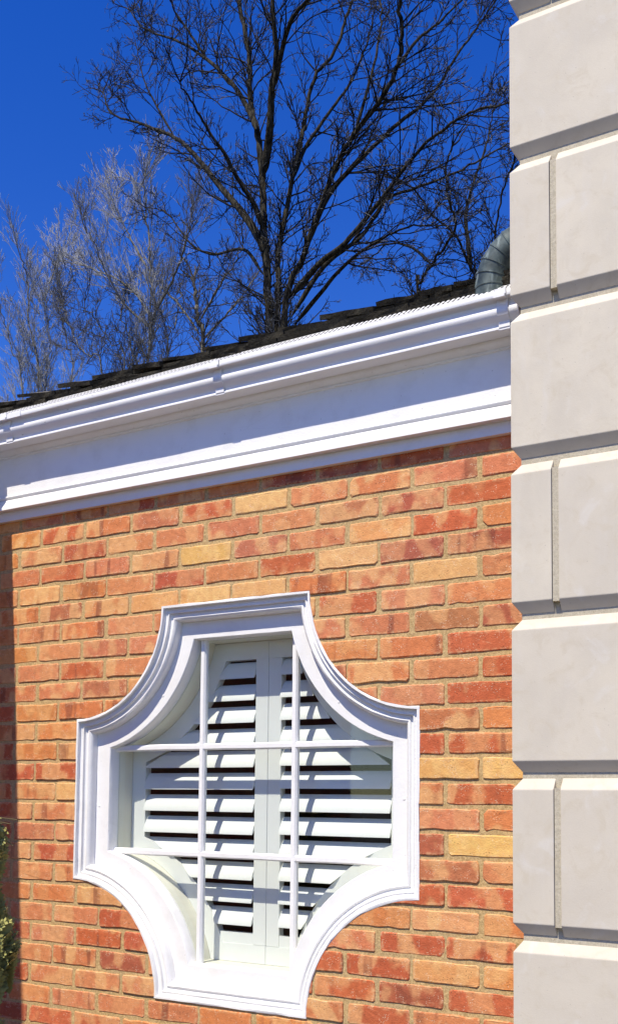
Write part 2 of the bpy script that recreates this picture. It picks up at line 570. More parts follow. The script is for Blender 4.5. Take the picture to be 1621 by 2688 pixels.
CODE = {
    0: {.5: 'S', -.5: 'S', -1.5: 'S', -2.5: 'S', -3.5: 'Y', -4.5: 'R', -5.5: 'B', -6.5: 'O', -7.5: 'R', -8.5: 'O'},
    1: {0: 'R', -1: 'D', -2: 'B', -3: 'S', -4: 'S', -5: 'S', -6: 'S', -7: 'R', -8: 'S', -9: 'O'},
    2: {.5: 'O', -.5: 'R', -1.5: 'L', -2.5: 'S', -3.5: 'B', -4.5: 'Y', -5.5: 'Y', -6.5: 'S', -7.5: 'R', -8.5: 'S'},
    3: {0: 'D', -1: 'D', -2: 'Y', -3: 'R', -4: 'S', -5: 'R', -6: 'S', -7: 'O', -8: 'Y', -9: 'S'},
    4: {.5: 'B', -.5: 'Y', -1.5: 'S', -2.5: 'O', -3.5: 'Y', -4.5: 'Y', -5.5: 'L', -6.5: 'L', -7.5: 'B', -8.5: 'O'},
    5: {0: 'S', -1: 'S', -2: 'R', -3: 'S', -5: 'R', -6: 'S', -7: 'O', -8: 'S'},
    6: {.5: 'D', -.5: 'B', -1.5: 'S', -2.5: 'S', -5.5: 'S', -6.5: 'B', -7.5: 'S', -8.5: 'O'},
    7: {0: 'R', -1: 'O', -2: 'O', -6: 'S', -7: 'R', -8: 'S'},
    8: {.5: 'R', -.5: 'S', -1.5: 'O', -2.5: 'S', -5.5: 'O', -6.5: 'B', -7.5: 'S', -8.5: 'S'},
    9: {0: 'R', -1: 'S', -2: 'S', -6: 'O', -7: 'O', -8: 'O'},
    10: {.5: 'O', -.5: 'B', -7.5: 'O', -8.5: 'S'},
    11: {0: 'R', -1: 'R', -7: 'Y', -8: 'O'},
    12: {.5: 'Y', -.5: 'Y', -7.5: 'R', -8.5: 'R'},
    13: {0: 'R', -1: 'O', -7: 'Y', -8: 'S'},
    14: {.5: 'O', -.5: 'S', -7.5: 'S', -8.5: 'R'},
    15: {0: 'Y', -1: 'D', -7: 'S', -8: 'B'},
    16: {.5: 'S', -.5: 'B', -7.5: 'R', -8.5: 'S'},
    17: {0: 'R', -1: 'R', -2: 'R', -7: 'S', -8: 'S'},
    18: {.5: 'O', -.5: 'L', -1.5: 'O', -6.5: 'Y', -7.5: 'O', -8.5: 'O'},
    19: {0: 'R', -1: 'R', -2: 'S', -6: 'R', -7: 'S', -8: 'S'},
    20: {.5: 'O', -.5: 'L', -1.5: 'R', -2.5: 'R', -5.5: 'R', -6.5: 'R', -7.5: 'S', -8.5: 'R'},
    21: {0: 'R', -1: 'D', -2: 'R', -3: 'R', -5: 'S', -6: 'D', -7: 'S', -8: 'S'},
    22: {.5: 'R', -.5: 'S', -1.5: 'R', -2.5: 'S', -5.5: 'S', -6.5: 'S', -7.5: 'S', -8.5: 'R'},
    23: {0: 'R', -1: 'S', -5: 'S', -6: 'S', -7: 'S', -8: 'O'},
}
TONE = {'Y': (0.70, 0.370, 0.130), 'L': (0.64, 0.280, 0.110), 'O': (0.58, 0.212, 0.070), 'S': (0.55, 0.203, 0.088),
        'R': (0.45, 0.105, 0.044), 'D': (0.33, 0.088, 0.050), 'B': (0.43, 0.158, 0.072)}

def brick_outline(w, h, r, chip=True):
    """Worn rectangle, counter-clockwise in (x, z), centred on 0."""
    hw, hh = w / 2, h / 2
    j = lambda s=0.0013: r.uniform(-s, s)
    c = [r.uniform(0.002, 0.0065) for _ in range(4)]
    if chip and r.random() < 0.4:
        c[r.randrange(4)] = r.uniform(0.008, 0.015)
    n = 5 if w > 0.1 else 2
    lo = [-hw + w * (i + 1) / (n + 1) for i in range(n)]
    p = [(-hw + c[0], -hh + j())] + [(x, -hh + j() + (r.uniform(0.001, 0.0035) if r.random() < 0.2 else 0)) for x in lo] + [(hw - c[1], -hh + j())]
    p += [(hw + j(), -hh + c[1]), (hw + j(0.002), 0.0), (hw + j(), hh - c[2])]
    p += [(hw - c[2], hh + j())] + [(x, hh + j() - (r.uniform(0.001, 0.003) if r.random() < 0.15 else 0)) for x in reversed(lo)] + [(-hw + c[3], hh + j())]
    p += [(-hw + j(), hh - c[3]), (-hw + j(0.002), 0.0), (-hw + j(), -hh + c[0])]
    return p

def brick_mesh(name, w, h, seed):
    r = random.Random(seed)
    p = brick_outline(w, h, r)
    n = len(p)
    ins = r.uniform(0.0018, 0.0032)
    V, F = [], []
    for (x, z) in p:
        V.append((x, 0.025, z))
    for (x, z) in p:
        V.append((x, 0.0017, z))
    for (x, z) in p:
        V.append((x * (1 - ins / (w / 2)), r.uniform(-0.0009, 0.0006), z * (1 - ins / (h / 2))))
    for i in range(n):
        k = (i + 1) % n
        F += [(i, k, n + k, n + i), (n + i, n + k, 2 * n + k, 2 * n + i)]
    F.append(tuple(2 * n + i for i in range(n)))
    me = mesh_of(name, V, F)
    bm = bmesh.new()
    bm.from_mesh(me)
    bpy.data.meshes.remove(me)
    me = bm_mesh(name, bm)
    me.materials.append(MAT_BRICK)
    return me

BW, BH = U - 0.0112, CO - 0.0112
rv = random.Random(77)
VARIANTS = [brick_mesh("brick_full_%d" % i, BW + rv.uniform(-.004, .003), BH + rv.uniform(-.0025, .0018), 100 + i) for i in range(26)]
win_clip = up(outline(0.001))
fieldV, fieldF = [], []
nb = 0
rb = random.Random(5)
for row in range(-4, 37):
    zc = -row * CO + ZG
    cs = [0.5 - i for i in range(12)] if row % 2 == 0 else [0 - i for i in range(12)]
    if row % 2:
        cs = [1] + cs
    for cc in cs:
        xa, xb = (cc - .5) * U, (cc + .5) * U
        if xa > EAST - 0.03 or xb < WING_X - 0.1:
            continue
        xa2, xb2 = max(xa, WING_X - 0.2) + 0.0056, min(xb, EAST + 0.0056) - 0.0056
        w = xb2 - xa2
        if w < 0.012:
            continue
        xc = (xa2 + xb2) / 2 + rb.uniform(-.0028, .0028) * (1 if w > BW - 0.001 else 0)
        z0 = zc + rb.uniform(-.0012, .0012)
        proud = rb.uniform(-.0015, .0008)
        visible = -1 <= row <= 25 and xb > -1.90
        # relation to the window outline
        hw_, hh_ = w / 2, BH / 2
        cor = [(xc - hw_, z0 - hh_), (xc + hw_, z0 - hh_), (xc + hw_, z0 + hh_), (xc - hw_, z0 + hh_)]
        def inside(x, z):
            z -= ZG
            if not (WXL < x < WXR and WZB < z < WZT):
                return False
            dx = min(x - WXL, WXR - x)
            dz = min(z - WZB, WZT - z)
            return math.hypot(dx, dz) > WR
        samples = [(xc + hw_ * a, z0 + hh_ * b_) for a in (-1, -.5, 0, .5, 1) for b_ in (-1, 0, 1)]
        ins_ = [inside(*s) for s in samples]
        if all(ins_):
            continue
        if not visible:
            box_geo(fieldV, fieldF, (xc - hw_, proud, z0 - hh_), (xc + hw_, 0.02, z0 + hh_))
            continue
        if any(ins_):
            r_ = random.Random(row * 100 + int(cc * 2))
            rect = [(x + xc, z + z0) for x, z in brick_outline(w, BH, r_, False)]
            me = prism("brick_cut", [rect, win_clip], lambda s: 0 in s and 1 not in s, proud, 0.02, (xc, 0, z0), 0.0022, 0.0018)
            if me is None:
                continue
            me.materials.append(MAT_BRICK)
            o = put("brick", me, None, wall, (xc, 0, z0))
        elif w > BW - 0.002:
            o = put("brick", VARIANTS[rb.randrange(26)], None, wall, (xc, proud, z0))
            if rb.random() < 0.5:
                o.rotation_euler = (0, math.pi, 0)
        else:
            o = put("brick", brick_mesh("brick_part", w, BH, row * 31 + int(cc * 2)), None, wall, (xc, proud, z0))
        code = CODE.get(row, {}).get(cc) or rb.choice("SSSRROODBLRS")
        t = TONE[code]
        k = rb.uniform(0.86, 1.05)
        o.color = (min(1, t[0] * k), min(1, t[1] * k * rb.uniform(.92, 1.1)), min(1, t[2] * k * rb.uniform(.9, 1.12)), 1)
        nb += 1
fo = put("brick_field", mesh_of("brick_field", fieldV, fieldF), MAT_BRICKF, wall)
fo["kind"] = "stuff"

# --- window: moulded casing lofted through offset outlines
PROF = [(0.0, 0.03), (0.0, -0.002), (0.0015, -0.0035), (0.0075, -0.0035), (0.0088, -0.001), (0.0092, 0.009), (0.012, 0.0105), (0.019, 0.0105),
        (0.0212, 0.0085), (0.0238, 0.0085), (0.0248, 0.017), (0.028, 0.0195), (0.0345, 0.0195), (0.0365, 0.0160), (0.040, 0.0150),
        (0.045, 0.0175), (0.0485, 0.0225), (0.050, 0.0290), (0.0505, 0.0470), (0.1045, 0.0470), (0.1065, 0.0495), (0.1075, 0.0700), (0.1075, 0.0920), (0.100, 0.0920)]
V, F = [], []
NA = 18
ns = 4 * (NA + 1 + NST)
rj = random.Random(3)
for k, (o_, y_) in enumerate(PROF):
    for (x, z) in outline(o_, NA):
        jj = 0.0016 if k <= 2 else 0.0005
        V.append((x + rj.uniform(-jj, jj), y_ + rj.uniform(-.0003, .0003), z + ZG + rj.uniform(-jj, jj)))
for k in range(len(PROF) - 1):
    for i in range(ns):
        j2 = (i + 1) % ns
        F.append((k * ns + i, k * ns + j2, (k + 1) * ns + j2, (k + 1) * ns + i))
bm = bmesh.new()
tmp = mesh_of("casing", V, F)
bm.from_mesh(tmp)
wm = bm_mesh("window", bm)
wm.polygons.foreach_set("use_smooth", [True] * len(wm.polygons))
wm.set_sharp_from_angle(angle=math.radians(32))
window = hput("window", wm, MAT_TRIM)
window["label"] = "white notched window with concave corners, moulded casing and nine panes"

# filled screw heads on the flat of the casing
for (qx, qy) in ((428, 1826), (889, 1842), (1060, 2097), (261, 2115)):
    p3 = at(qx, qy, 0.047)
    V, F = [], []
    for (rr, yy) in ((0.0045, 0.0475), (0.0043, 0.0461), (0.0030, 0.0455)):
        V += [(p3[0] + rr * math.cos(a * math.pi / 6), yy, p3[2] + ZG + rr * math.sin(a * math.pi / 6)) for a in range(12)]
    for k in range(2):
        F += [(k * 12 + i, k * 12 + (i + 1) % 12, (k + 1) * 12 + (i + 1) % 12, (k + 1) * 12 + i) for i in range(12)]
    F.append(tuple(24 + i for i in range(12)))
    hput("screw_plug", mesh_of("screw_plug", V, F), MAT_TRIM, window)

# inner lining of the opening
V, F = [], []
jp = [(0.0985, 0.0920), (0.1085, 0.0930), (0.1085, 0.1900), (0.085, 0.1900)]
for (o_, y_) in jp:
    V += [(x, y_, z + ZG) for x, z in outline(o_, NA)]
for k in range(len(jp) - 1):
    for i in range(ns):
        j2 = (i + 1) % ns
        F.append((k * ns + i, k * ns + j2, (k + 1) * ns + j2, (k + 1) * ns + i))
hput("jamb", mesh_of("jamb", V, F), MAT_JAMB, window)

# muntins
MX, MZ = (-0.9725, -0.6275), (-0.7356, -1.0753)
def muntin(vertical, c, a, b_):
    sec = [(-0.0060, 0.0715), (0.0060, 0.0715), (0.0105, 0.0780), (0.0105, 0.0900), (-0.0105, 0.0900), (-0.0105, 0.0780)]
    V, F = [], []
    nseg = 14
    r = random.Random(int(c * 1000))
    for i in range(nseg + 1):
        s = a + (b_ - a) * i / nseg
        d = r.uniform(-.0006, .0006)
        for (q, y) in sec:
            V.append((c + q + d, y, s + ZG) if vertical else (s, y + 0.0004, c + q + ZG + d))
    for i in range(nseg):
        for j in range(6):
            k = (j + 1) % 6
            F.append((i * 6 + j, i * 6 + k, (i + 1) * 6 + k, (i + 1) * 6 + j))
    F += [tuple(range(6)), tuple(nseg * 6 + j for j in range(6))]
    bm = bmesh.new()
    t_ = mesh_of("muntin", V, F)
    bm.from_mesh(t_)
    hput("muntin", bm_mesh("muntin", bm), MAT_TRIM, window)
for x in MX:
    muntin(True, x, WZB + 0.1065, WZT - 0.1065)
for z in MZ:
    muntin(False, z, WXL + 0.1065, WXR - 0.1065)

# nine panes
gl = up(outline(0.1072, NA))
xs = [WXL, MX[0], MX[1], WXR]
zs = [WZB, MZ[1], MZ[0], WZT]
for i in range(3):
    for j in range(3):
        cell = [(xs[i] + .001, zs[j] + .001 + ZG), (xs[i + 1] - .001, zs[j] + .001 + ZG), (xs[i + 1] - .001, zs[j + 1] - .001 + ZG), (xs[i] + .001, zs[j + 1] - .001 + ZG)]
        me = prism("pane", [cell, gl], lambda s: 0 in s and 1 in s, 0.0845, 0.0872)
        if me:
            hput("pane", me, MAT_GLASS, window)

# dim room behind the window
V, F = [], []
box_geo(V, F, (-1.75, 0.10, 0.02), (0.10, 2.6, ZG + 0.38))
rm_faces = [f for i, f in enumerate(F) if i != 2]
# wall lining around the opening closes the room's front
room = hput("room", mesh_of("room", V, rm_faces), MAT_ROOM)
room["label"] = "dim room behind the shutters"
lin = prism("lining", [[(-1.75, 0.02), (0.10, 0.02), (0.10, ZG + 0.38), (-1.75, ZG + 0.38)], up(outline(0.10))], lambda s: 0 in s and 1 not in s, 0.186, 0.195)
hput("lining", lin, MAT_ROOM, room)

# ------------------------------------------------------------------ interior shutters
SY = 0.160          # face of the shutter frames
SC = -0.778         # meeting line of the two panels
def shutter(side, label):
    sgn = -1 if side == 'left' else 1
    root = thing("interior_shutter", label, "shutter", (SC + sgn * 0.25, SY + 0.014, ZG + WZB + 0.11))
    inv = -root.location
    def sp(name, me):
        o = put(name, me, MAT_SHUT, root)
        o.location = inv
        return o
    outer, inner = up(outline(0.1095, NA)), up(outline(0.166, NA))
    half = [(WXL, WZB + ZG), (SC - 0.0006, WZB + ZG), (SC - 0.0006, WZT + ZG), (WXL, WZT + ZG)] if side == 'left' else \
           [(SC + 0.0006, WZB + ZG), (WXR, WZB + ZG), (WXR, WZT + ZG), (SC + 0.0006, WZT + ZG)]
    fr = prism("frame", [outer, inner, half], lambda s: 0 in s and 2 in s and 1 not in s, SY, SY + 0.028)
    sp("frame", fr)
    w = 0.0485
    V, F = [], []
    xa, xb = (SC - w, SC - 0.0006) if side == 'left' else (SC + 0.0006, SC + w)
    box_geo(V, F, (xa, SY, WZB + 0.166 + ZG), (xb, SY + 0.028, WZT - 0.166 + ZG))
    bm = bmesh.new()
    t_ = mesh_of("stile", V, F)
    bm.from_mesh(t_)
    bmesh.ops.bevel(bm, geom=bm.edges[:], offset=0.0015, segments=1, affect='EDGES')
    sp("stile", bm_mesh("stile", bm))
    # bottom rail below the last louvre
    zr0, zr1 = WZB + 0.150 + ZG, -1.3205 + ZG
    dzb = (-1.3205 - WZB)
    eb = math.sqrt((WR + 0.150) ** 2 - dzb ** 2)
    xo_ = (WXL + eb) if side == 'left' else (WXR - eb)
    V, F = [], []
    a_, b2_ = (xo_, SC - w + 0.001) if side == 'left' else (SC + w - 0.001, xo_)
    box_geo(V, F, (min(a_, b2_), SY + 0.003, zr0), (max(a_, b2_), SY + 0.025, zr1))
    sp("rail", mesh_of("rail", V, F))
    # louvres
    pitch, rise, dep = 0.0712, 0.0545, 0.031
    R = WR + 0.166
    k0 = -8
    for k in range(-8, 8):
        zf = -0.9415 - pitch * k + (0.004 if side == 'right' else 0)       # front (low) edge
        zc = zf + rise / 2
        if zf + rise > WZT - 0.168 or zf < WZB + 0.160:
            continue
        def edge(z):
            dz = min(WZT - z, z - WZB)
            if dz >= R:
                return 0.166
            return max(0.166, math.sqrt(max(0, R * R - dz * dz)))
        def xe(z):
            e = edge(z)
            return (WXL + e) if side == 'left' else (WXR - e)
        ax, bx_ = (xe(zf), xe(zf + rise))
        xi = (SC - w - 0.0008) if side == 'left' else (SC + w + 0.0008)
        # cross-section: flat ellipse, tilted
        nseg = 10
        V, F = [], []
        ang = math.atan2(rise, dep)
        L2 = math.hypot(rise, dep) / 2
        yc = SY + 0.0055
        for end in (0, 1):
            for q in range(nseg):
                a = 2 * math.pi * q / nseg
                u_, v_ = L2 * math.cos(a), 0.0048 * math.sin(a)
                y = yc + u_ * math.cos(ang) - v_ * math.sin(ang)
                z = zc + u_ * math.sin(ang) + v_ * math.cos(ang)
                tt = (z - zf) / rise
                xo = ax + (bx_ - ax) * max(0, min(1, tt)) + (0.0008 if side == 'left' else -0.0008)
                V.append((xo if end == 0 else xi, y, z + ZG))
        for q in range(nseg):
            q2 = (q + 1) % nseg
            F.append((q, q2, nseg + q2, nseg + q))
        F += [tuple(range(nseg)), tuple(nseg + q for q in reversed(range(nseg)))]
        bm = bmesh.new()
        t_ = mesh_of("slat", V, F)
        bm.from_mesh(t_)
        me = bm_mesh("slat", bm)
        me.polygons.foreach_set("use_smooth", [len(p.vertices) == 4 for p in me.polygons])
        me.set_sharp_from_angle(angle=math.radians(50))
        sp("slat", me)
    return root
shutter('left', "white louvred shutter panel behind the glass, on the side away from the stone corner")
shutter('right', "white louvred shutter panel behind the glass, on the side next to the stone corner")

# ------------------------------------------------------------------ cornice
XA, XB = WING_X, QX + 0.004
NSEG = 60
FRIEZE = [(-0.004, 0.302), (0.018, 0.302), (0.018, 0.1605), (-0.004, 0.1605)]
ASTRAGAL = [(-0.003, 0.1625), (0.0185, 0.1635), (0.0225, 0.1620), (0.0250, 0.1585), (0.0245, 0.1550), (0.0220, 0.1520), (0.0190, 0.1490), (-0.003, 0.1490)]
BED = [(-0.002, 0.1495), (0.0200, 0.1485), (0.0225, 0.1450), (0.0260, 0.1385), (0.0320, 0.1300), (0.0385, 0.1220), (0.0430, 0.1160), (0.0445, 0.1125), (0.0445, 0.1065), (0.0200, 0.1060), (-0.002, 0.1060)]
BOARD = [(-0.003, 0.1080), (0.0190, 0.1080), (0.0190, 0.0725), (-0.003, 0.0725)]
CROWN = [(-0.003, 0.2990), (0.0200, 0.2990), (0.0230, 0.3005), (0.0240, 0.3035), (0.0230, 0.3062), (0.0260, 0.3075), (0.0320, 0.3095), (0.0390, 0.3130), (0.0450, 0.3175), (0.0465, 0.3215), (-0.003, 0.3215)]
GUT = [(0.030, 0.3206), (0.0940, 0.3206), (0.0955, 0.3220), (0.0955, 0.3258), (0.0935, 0.3280), (0.0915, 0.3320), (0.0920, 0.3370), (0.0960, 0.3420), (0.1020, 0.3475), (0.1075, 0.3535), (0.1108, 0.3600),
       (0.1118, 0.3660), (0.1105, 0.3715), (0.1070, 0.3770), (0.1045, 0.3830), (0.1055, 0.3885), (0.1100, 0.3925), (0.1240, 0.3940), (0.1250, 0.3955), (0.1250, 0.4085), (0.1235, 0.4105), (0.1150, 0.4110), (0.1145, 0.4040), (0.030, 0.4040)]
cornice = hput("cornice", extrude_x("cornice", FRIEZE, XA, XB, 30, 0.0003, seed=1), MAT_TRIM)
cornice["label"] = "wide white frieze and mouldings under the gutter"
hput("astragal", extrude_x("astragal", ASTRAGAL, XA, XB, NSEG, 0.0003, seed=2, smooth=True), MAT_TRIM, cornice)
hput("bed_moulding", extrude_x("bed_moulding", BED, XA, XB, NSEG, 0.0004, seed=3, smooth=True), MAT_TRIM, cornice)
hput("backing_board", extrude_x("backing_board", BOARD, XA, XB, 20, 0.0003, seed=4), MAT_TRIM, cornice)
hput("crown_moulding", extrude_x("crown_moulding", CROWN, XA, XB, NSEG, 0.0004, seed=5, smooth=True), MAT_TRIM, cornice)

gutter = hput("gutter", extrude_x("gutter", GUT, XA + LIP, XB, 90, 0.0009, seed=6, smooth=True), MAT_GUTTER)
gutter["label"] = "white ogee gutter with hanger straps along the eave"

def strap(xc, w=0.030, lift=0.0026):
    """Hanger strap that hugs the front of the gutter."""
    prof = GUT[1:21]
    V, F = [], []
    n = len(prof)
    cx_, cz_ = 0.085, 0.365
    for s in (-1, 1):
        for lay in (lift, 0.0):
            for i, (o_, z_) in enumerate(prof):
                dx, dz = o_ - cx_, z_ - cz_
                L = math.hypot(dx, dz) or 1
                # bridge the hollows of the profile a little
                oo = max(o_, 0.0975 if 0.326 < z_ < 0.345 else 0, 0.1085 if 0.374 < z_ < 0.392 else 0)
                V.append((xc + s * w / 2, -(oo + dx / L * lay), z_ + dz / L * lay + ZG))
    a, b_, c, d = 0, n, 2 * n, 3 * n
    for i in range(n - 1):
        F += [(a + i, a + i + 1, c + i + 1, c + i), (b_ + i, b_ + i + 1, d + i + 1, d + i),
              (a + i, a + i + 1, b_ + i + 1, b_ + i), (c + i, c + i + 1, d + i + 1, d + i)]
    F += [(a, b_, d, c), (a + n - 1, b_ + n - 1, d + n - 1, c + n - 1)]
    # clip over the lip
    box_geo(V, F, (xc - w * 0.55, -(LIP + 0.008), 0.3905 + ZG), (xc + w * 0.45, -(LIP - 0.002), 0.3985 + ZG))
    box_geo(V, F, (xc - w * 0.5, -(LIP + 0.004), 0.3980 + ZG), (xc + w * 0.5, -(LIP - 0.012), 0.4145 + ZG))
    bm = bmesh.new()
    t_ = mesh_of("bracket", V, F)
    bm.from_mesh(t_)
    hput("bracket", bm_mesh("bracket", bm), MAT_GUTTER, gutter)
for x in (-1.690, -0.797, 0.106):
    strap(x)

V, F = [], []
box_geo(V, F, (XA + LIP + 0.001, -(LIP + 0.0018), 0.3930 + ZG), (-1.612, -(LIP - 0.004), 0.4100 + ZG))
hput("splice", mesh_of("splice", V, F), MAT_GUTTER, gutter)

# perforated guard: real slots between small bars
V, F = [], []
g0, g1 = (0.1225, 0.4118), (0.084, 0.4420)
rows_ = [0.0, 0.20, 0.50, 0.58, 0.88, 1.0]
x = XA + LIP
pit = 0.0145
cuts = []
while x < 0.0 + XB:
    cuts += [x, x + pit * 0.52]
    x += pit
def gp(x, t):
    return (x, -(g0[0] + (g1[0] - g0[0]) * t), g0[1] + (g1[1] - g0[1]) * t + ZG)
for i in range(len(cuts) - 1):
    for j in range(5):
        if j in (1, 3) and i % 2 == 1:
            continue
        k = len(V)
        V += [gp(cuts[i], rows_[j]), gp(cuts[i + 1], rows_[j]), gp(cuts[i + 1], rows_[j + 1]), gp(cuts[i], rows_[j + 1])]
        F.append((k, k + 1, k + 2, k + 3))
bm = bmesh.new()
t_ = mesh_of("guard", V, F)
bm.from_mesh(t_)
bmesh.ops.remove_doubles(bm, verts=bm.verts, dist=0.0002)
gd = hput("guard", bm_mesh("guard", bm), MAT_GUTTER, gutter)
gd["label"] = "white perforated guard strip on top of the gutter"
V, F = [], []
box_geo(V, F, (XA + LIP, -0.113, 0.403 + ZG), (XB, -0.035, 0.4085 + ZG))
hput("debris", mesh_of("debris", V, F), MAT_DEBRIS, gutter)

# ------------------------------------------------------------------ roof
PIT = 0.505
RY, RZ = -0.080, 0.432
al = Vector((0, 1, PIT)).normalized()
nr = Vector((0, -PIT, 1)).normalized()
RIDGE = 4.6
def rp(x, s, h):
    return Vector((x, RY, RZ + ZG)) + al * s + nr * h
V, F = [], []
for x in (XA - 1.5, 0.9):
    for s, h in ((0.0, 0), (RIDGE, 0), (RIDGE, -0.03), (0.0, -0.03)):
        V.append(rp(x, s, h))
F = [(0, 1, 2, 3), (4, 7, 6, 5), (0, 4, 5, 1), (2, 6, 7, 3), (3, 7, 4, 0), (1, 5, 6, 2)]
# rear slope
roof_me = mesh_of("roof", V, F)
roof = hput("roof", roof_me, MAT_SHINGLE)
roof["label"] = "dark mossy wood shingle roof"
def shingle_mesh(w, ln, t, r, base):
    V, F = [], []
    nx = 4
    for i in range(nx + 1):
        x = -w / 2 + w * i / nx
        jb = r.uniform(-.004, .004)
        tb = t * r.uniform(.85, 1.12)
        for (s, h) in ((0.0 + jb, base), (0.0 + jb * .6, base + tb), (0.13, base * .8 + tb * .8), (ln, base * .2 + .004), (ln, base * .2)):
            p_ = al * s + nr * h
            V.append((x, p_.y, p_.z))
    for i in range(nx):
        for j in range(5):
            k = (j + 1) % 5
            F.append((i * 5 + j, i * 5 + k, (i + 1) * 5 + k, (i + 1) * 5 + j))
    F += [tuple(range(5)), tuple(nx * 5 + j for j in reversed(range(5)))]
    return V, F
rs = random.Random(21)
sfV, sfF = [], []
EXP = 0.135
course = 0
s = 0.0
first = True
while s < RIDGE - 0.3:
    layers = 4 if course == 0 else 1
    for lay in range(layers):
        x = XA - (1.45 if course >= 2 else 0.2) + rs.uniform(0, .1)
        while x < QX - 0.005:
            w = rs.choice((0.09, 0.11, 0.13, 0.15, 0.18, 0.21)) + rs.uniform(-.01, .01)
            xe_ = min(x + w, QX - 0.002)
            w2 = xe_ - x - rs.uniform(.002, .006)
            if w2 > 0.025:
                t = rs.uniform(0.009, 0.016)
                base = (0.002 + lay * 0.011) if course == 0 else rs.uniform(0.012, 0.022)
                ss = s + (rs.uniform(-.008, .012) if course else lay * 0.006 + rs.uniform(-.010, .008))
                V, F = shingle_mesh(w2, 0.36, t, rs, base)
                xc = x + w2 / 2
                P0 = rp(xc, ss, 0)
                if course < 4 and xc > -1.95:
                    o = put("shingle", mesh_of("shingle", V, F), MAT_SHINGLE, roof, P0)
                    tw = rs.uniform(0.05, 0.13) if (lay == layers - 1 and course < 2) else rs.uniform(-.03, .05)
                    o.rotation_euler = (0, tw, rs.uniform(-.01, .01))
                else:
                    k = len(sfV)
                    sfV += [(a + P0.x, b_ + P0.y, c + P0.z) for a, b_, c in V]
                    sfF += [tuple(q + k for q in f) for f in F]
            x += w
    s += EXP
    course += 1
sf = put("shingle_field", mesh_of("shingle_field", sfV, sfF), MAT_SHINGLE, roof)
sf["kind"] = "stuff"
# rear slope and gable closing the roof
V = [tuple(rp(XA - 1.5, RIDGE, 0)), tuple(rp(0.9, RIDGE, 0))]
yr, zr = V[0][1], V[0][2]
V += [(0.9, yr + RIDGE * al.y, RZ + ZG), (XA - 1.5, yr + RIDGE * al.y, RZ + ZG)]
hput("rear_slope", mesh_of("rear_slope", V, [(0, 3, 2, 1)]), MAT_SHINGLE, roof)

# ------------------------------------------------------------------ wing of the house just outside the picture (throws the shade at the left)
WL = -2.6
V, F = [], []
box_geo(V, F, (WING_X - 2.5, WL, 0.0), (WING_X, 0.02, ZG + 0.33))
wing = hput("wing_wall", mesh_of("wing_wall", V, F), MAT_MORTAR)
V, F = [], []
for row in range(-4, 37):
    zc = -row * CO + ZG
    off = 0.0 if row % 2 == 0 else 0.5
    for i in range(14):
        ya = WL + (i - off) * U
        y0_, y1_ = max(ya + 0.0056, WL), min(ya + U - 0.0056, -0.006)
        if y1_ - y0_ > 0.02:
            box_geo(V, F, (WING_X - 0.01, y0_, zc - BH / 2), (WING_X + 0.003 + rb.uniform(-.0008, .0008), y1_, zc + BH / 2))
wb = put("brick_field", mesh_of("brick_field", V, F), MAT_BRICKF, wing)
wb["kind"] = "stuff"
hput("wing_cornice", extrude_x("wing_cornice", FRIEZE, WL, -0.02, 4, axis='y'), MAT_TRIM)
hput("wing_moulding", extrude_x("wing_moulding", BED, WL, -0.02, 4, axis='y', smooth=True), MAT_TRIM)
hput("wing_gutter", extrude_x("wing_gutter", GUT, WL, -0.05, 12, 0.0005, axis='y', smooth=True), MAT_GUTTER)
V = [(WING_X + 0.08, WL - 0.1, RZ + ZG), (WING_X + 0.08, 0.5, RZ + ZG), (WING_X - 2.5, 0.5, RZ + ZG + 1.3), (WING_X - 2.5, WL - 0.1, RZ + ZG + 1.3)]
hput("wing_roof", mesh_of("wing_roof", V, [(0, 1, 2, 3)]), MAT_SHINGLE)

# ------------------------------------------------------------------ limestone corner of the taller building
stone = thing("stone_building", "pale limestone corner of a taller building with deep chamfered joints", "building", (QX + 0.6, QY + 0.5, 0))
SI = -stone.location
NZ0, NP = 1.117, 0.3903
V, F = [], []
XR_, YB = QX + 1.9, 1.6
# mortar core, recessed to the bottom of the grooves
box_geo(V, F, (QX + QE, QY + QE, 0.0), (XR_, YB, ZG + NZ0 + 3 * NP))
core = put("mortar_core", mesh_of("mortar_core", V, F), MAT_JOINT, stone)
core.location = SI
def block(x0, x1, zb, zt, left, seed):
    """Ashlar block with chamfered bed edges on the front (and on the side where it turns the corner)."""
    GH, CH = 0.0072, 0.0275
    r = random.Random(seed)
    lev = [(zb + GH, QE), (zb + GH + CH, 0.0), (zt - GH - CH, 0.0), (zt - GH, QE)]
    bm = bmesh.new()
    rings = []
    back = 0.0 if not left else 1.5
    yb = QY + QE + 0.02 if not left else YB - 0.05
    dy = r.uniform(-.0012, .0012)
    for z, e in lev:
        xa = x0 + (e if left else 0)
        rings.append([bm.verts.new((xa, QY + e + dy, z + ZG)), bm.verts.new((x1, QY + e + dy, z + ZG)), bm.verts.new((x1, yb, z + ZG)), bm.verts.new((xa, yb, z + ZG))])
    for a, b_ in zip(rings, rings[1:]):
        for i in range(4):
            j = (i + 1) % 4
            bm.faces.new((a[i], a[j], b_[j], b_[i]))
    bm.faces.new(rings[0][::-1])
    bm.faces.new(rings[-1])
    bmesh.ops.recalc_face_normals(bm, faces=bm.faces)
    bmesh.ops.bevel(bm, geom=bm.edges[:], offset=0.0022, segments=2, affect='EDGES', profile=0.6)
    cx_, cz_ = (x0 + x1) / 2, (zb + zt) / 2 + ZG
    bmesh.ops.translate(bm, verts=bm.verts, vec=(-cx_, -QY, -cz_))
    me = bm_mesh("stone_block", bm)
    o = put("stone_block", me, MAT_STONE, stone)
    o.location = Vector((cx_, QY, cz_)) + SI
    return o
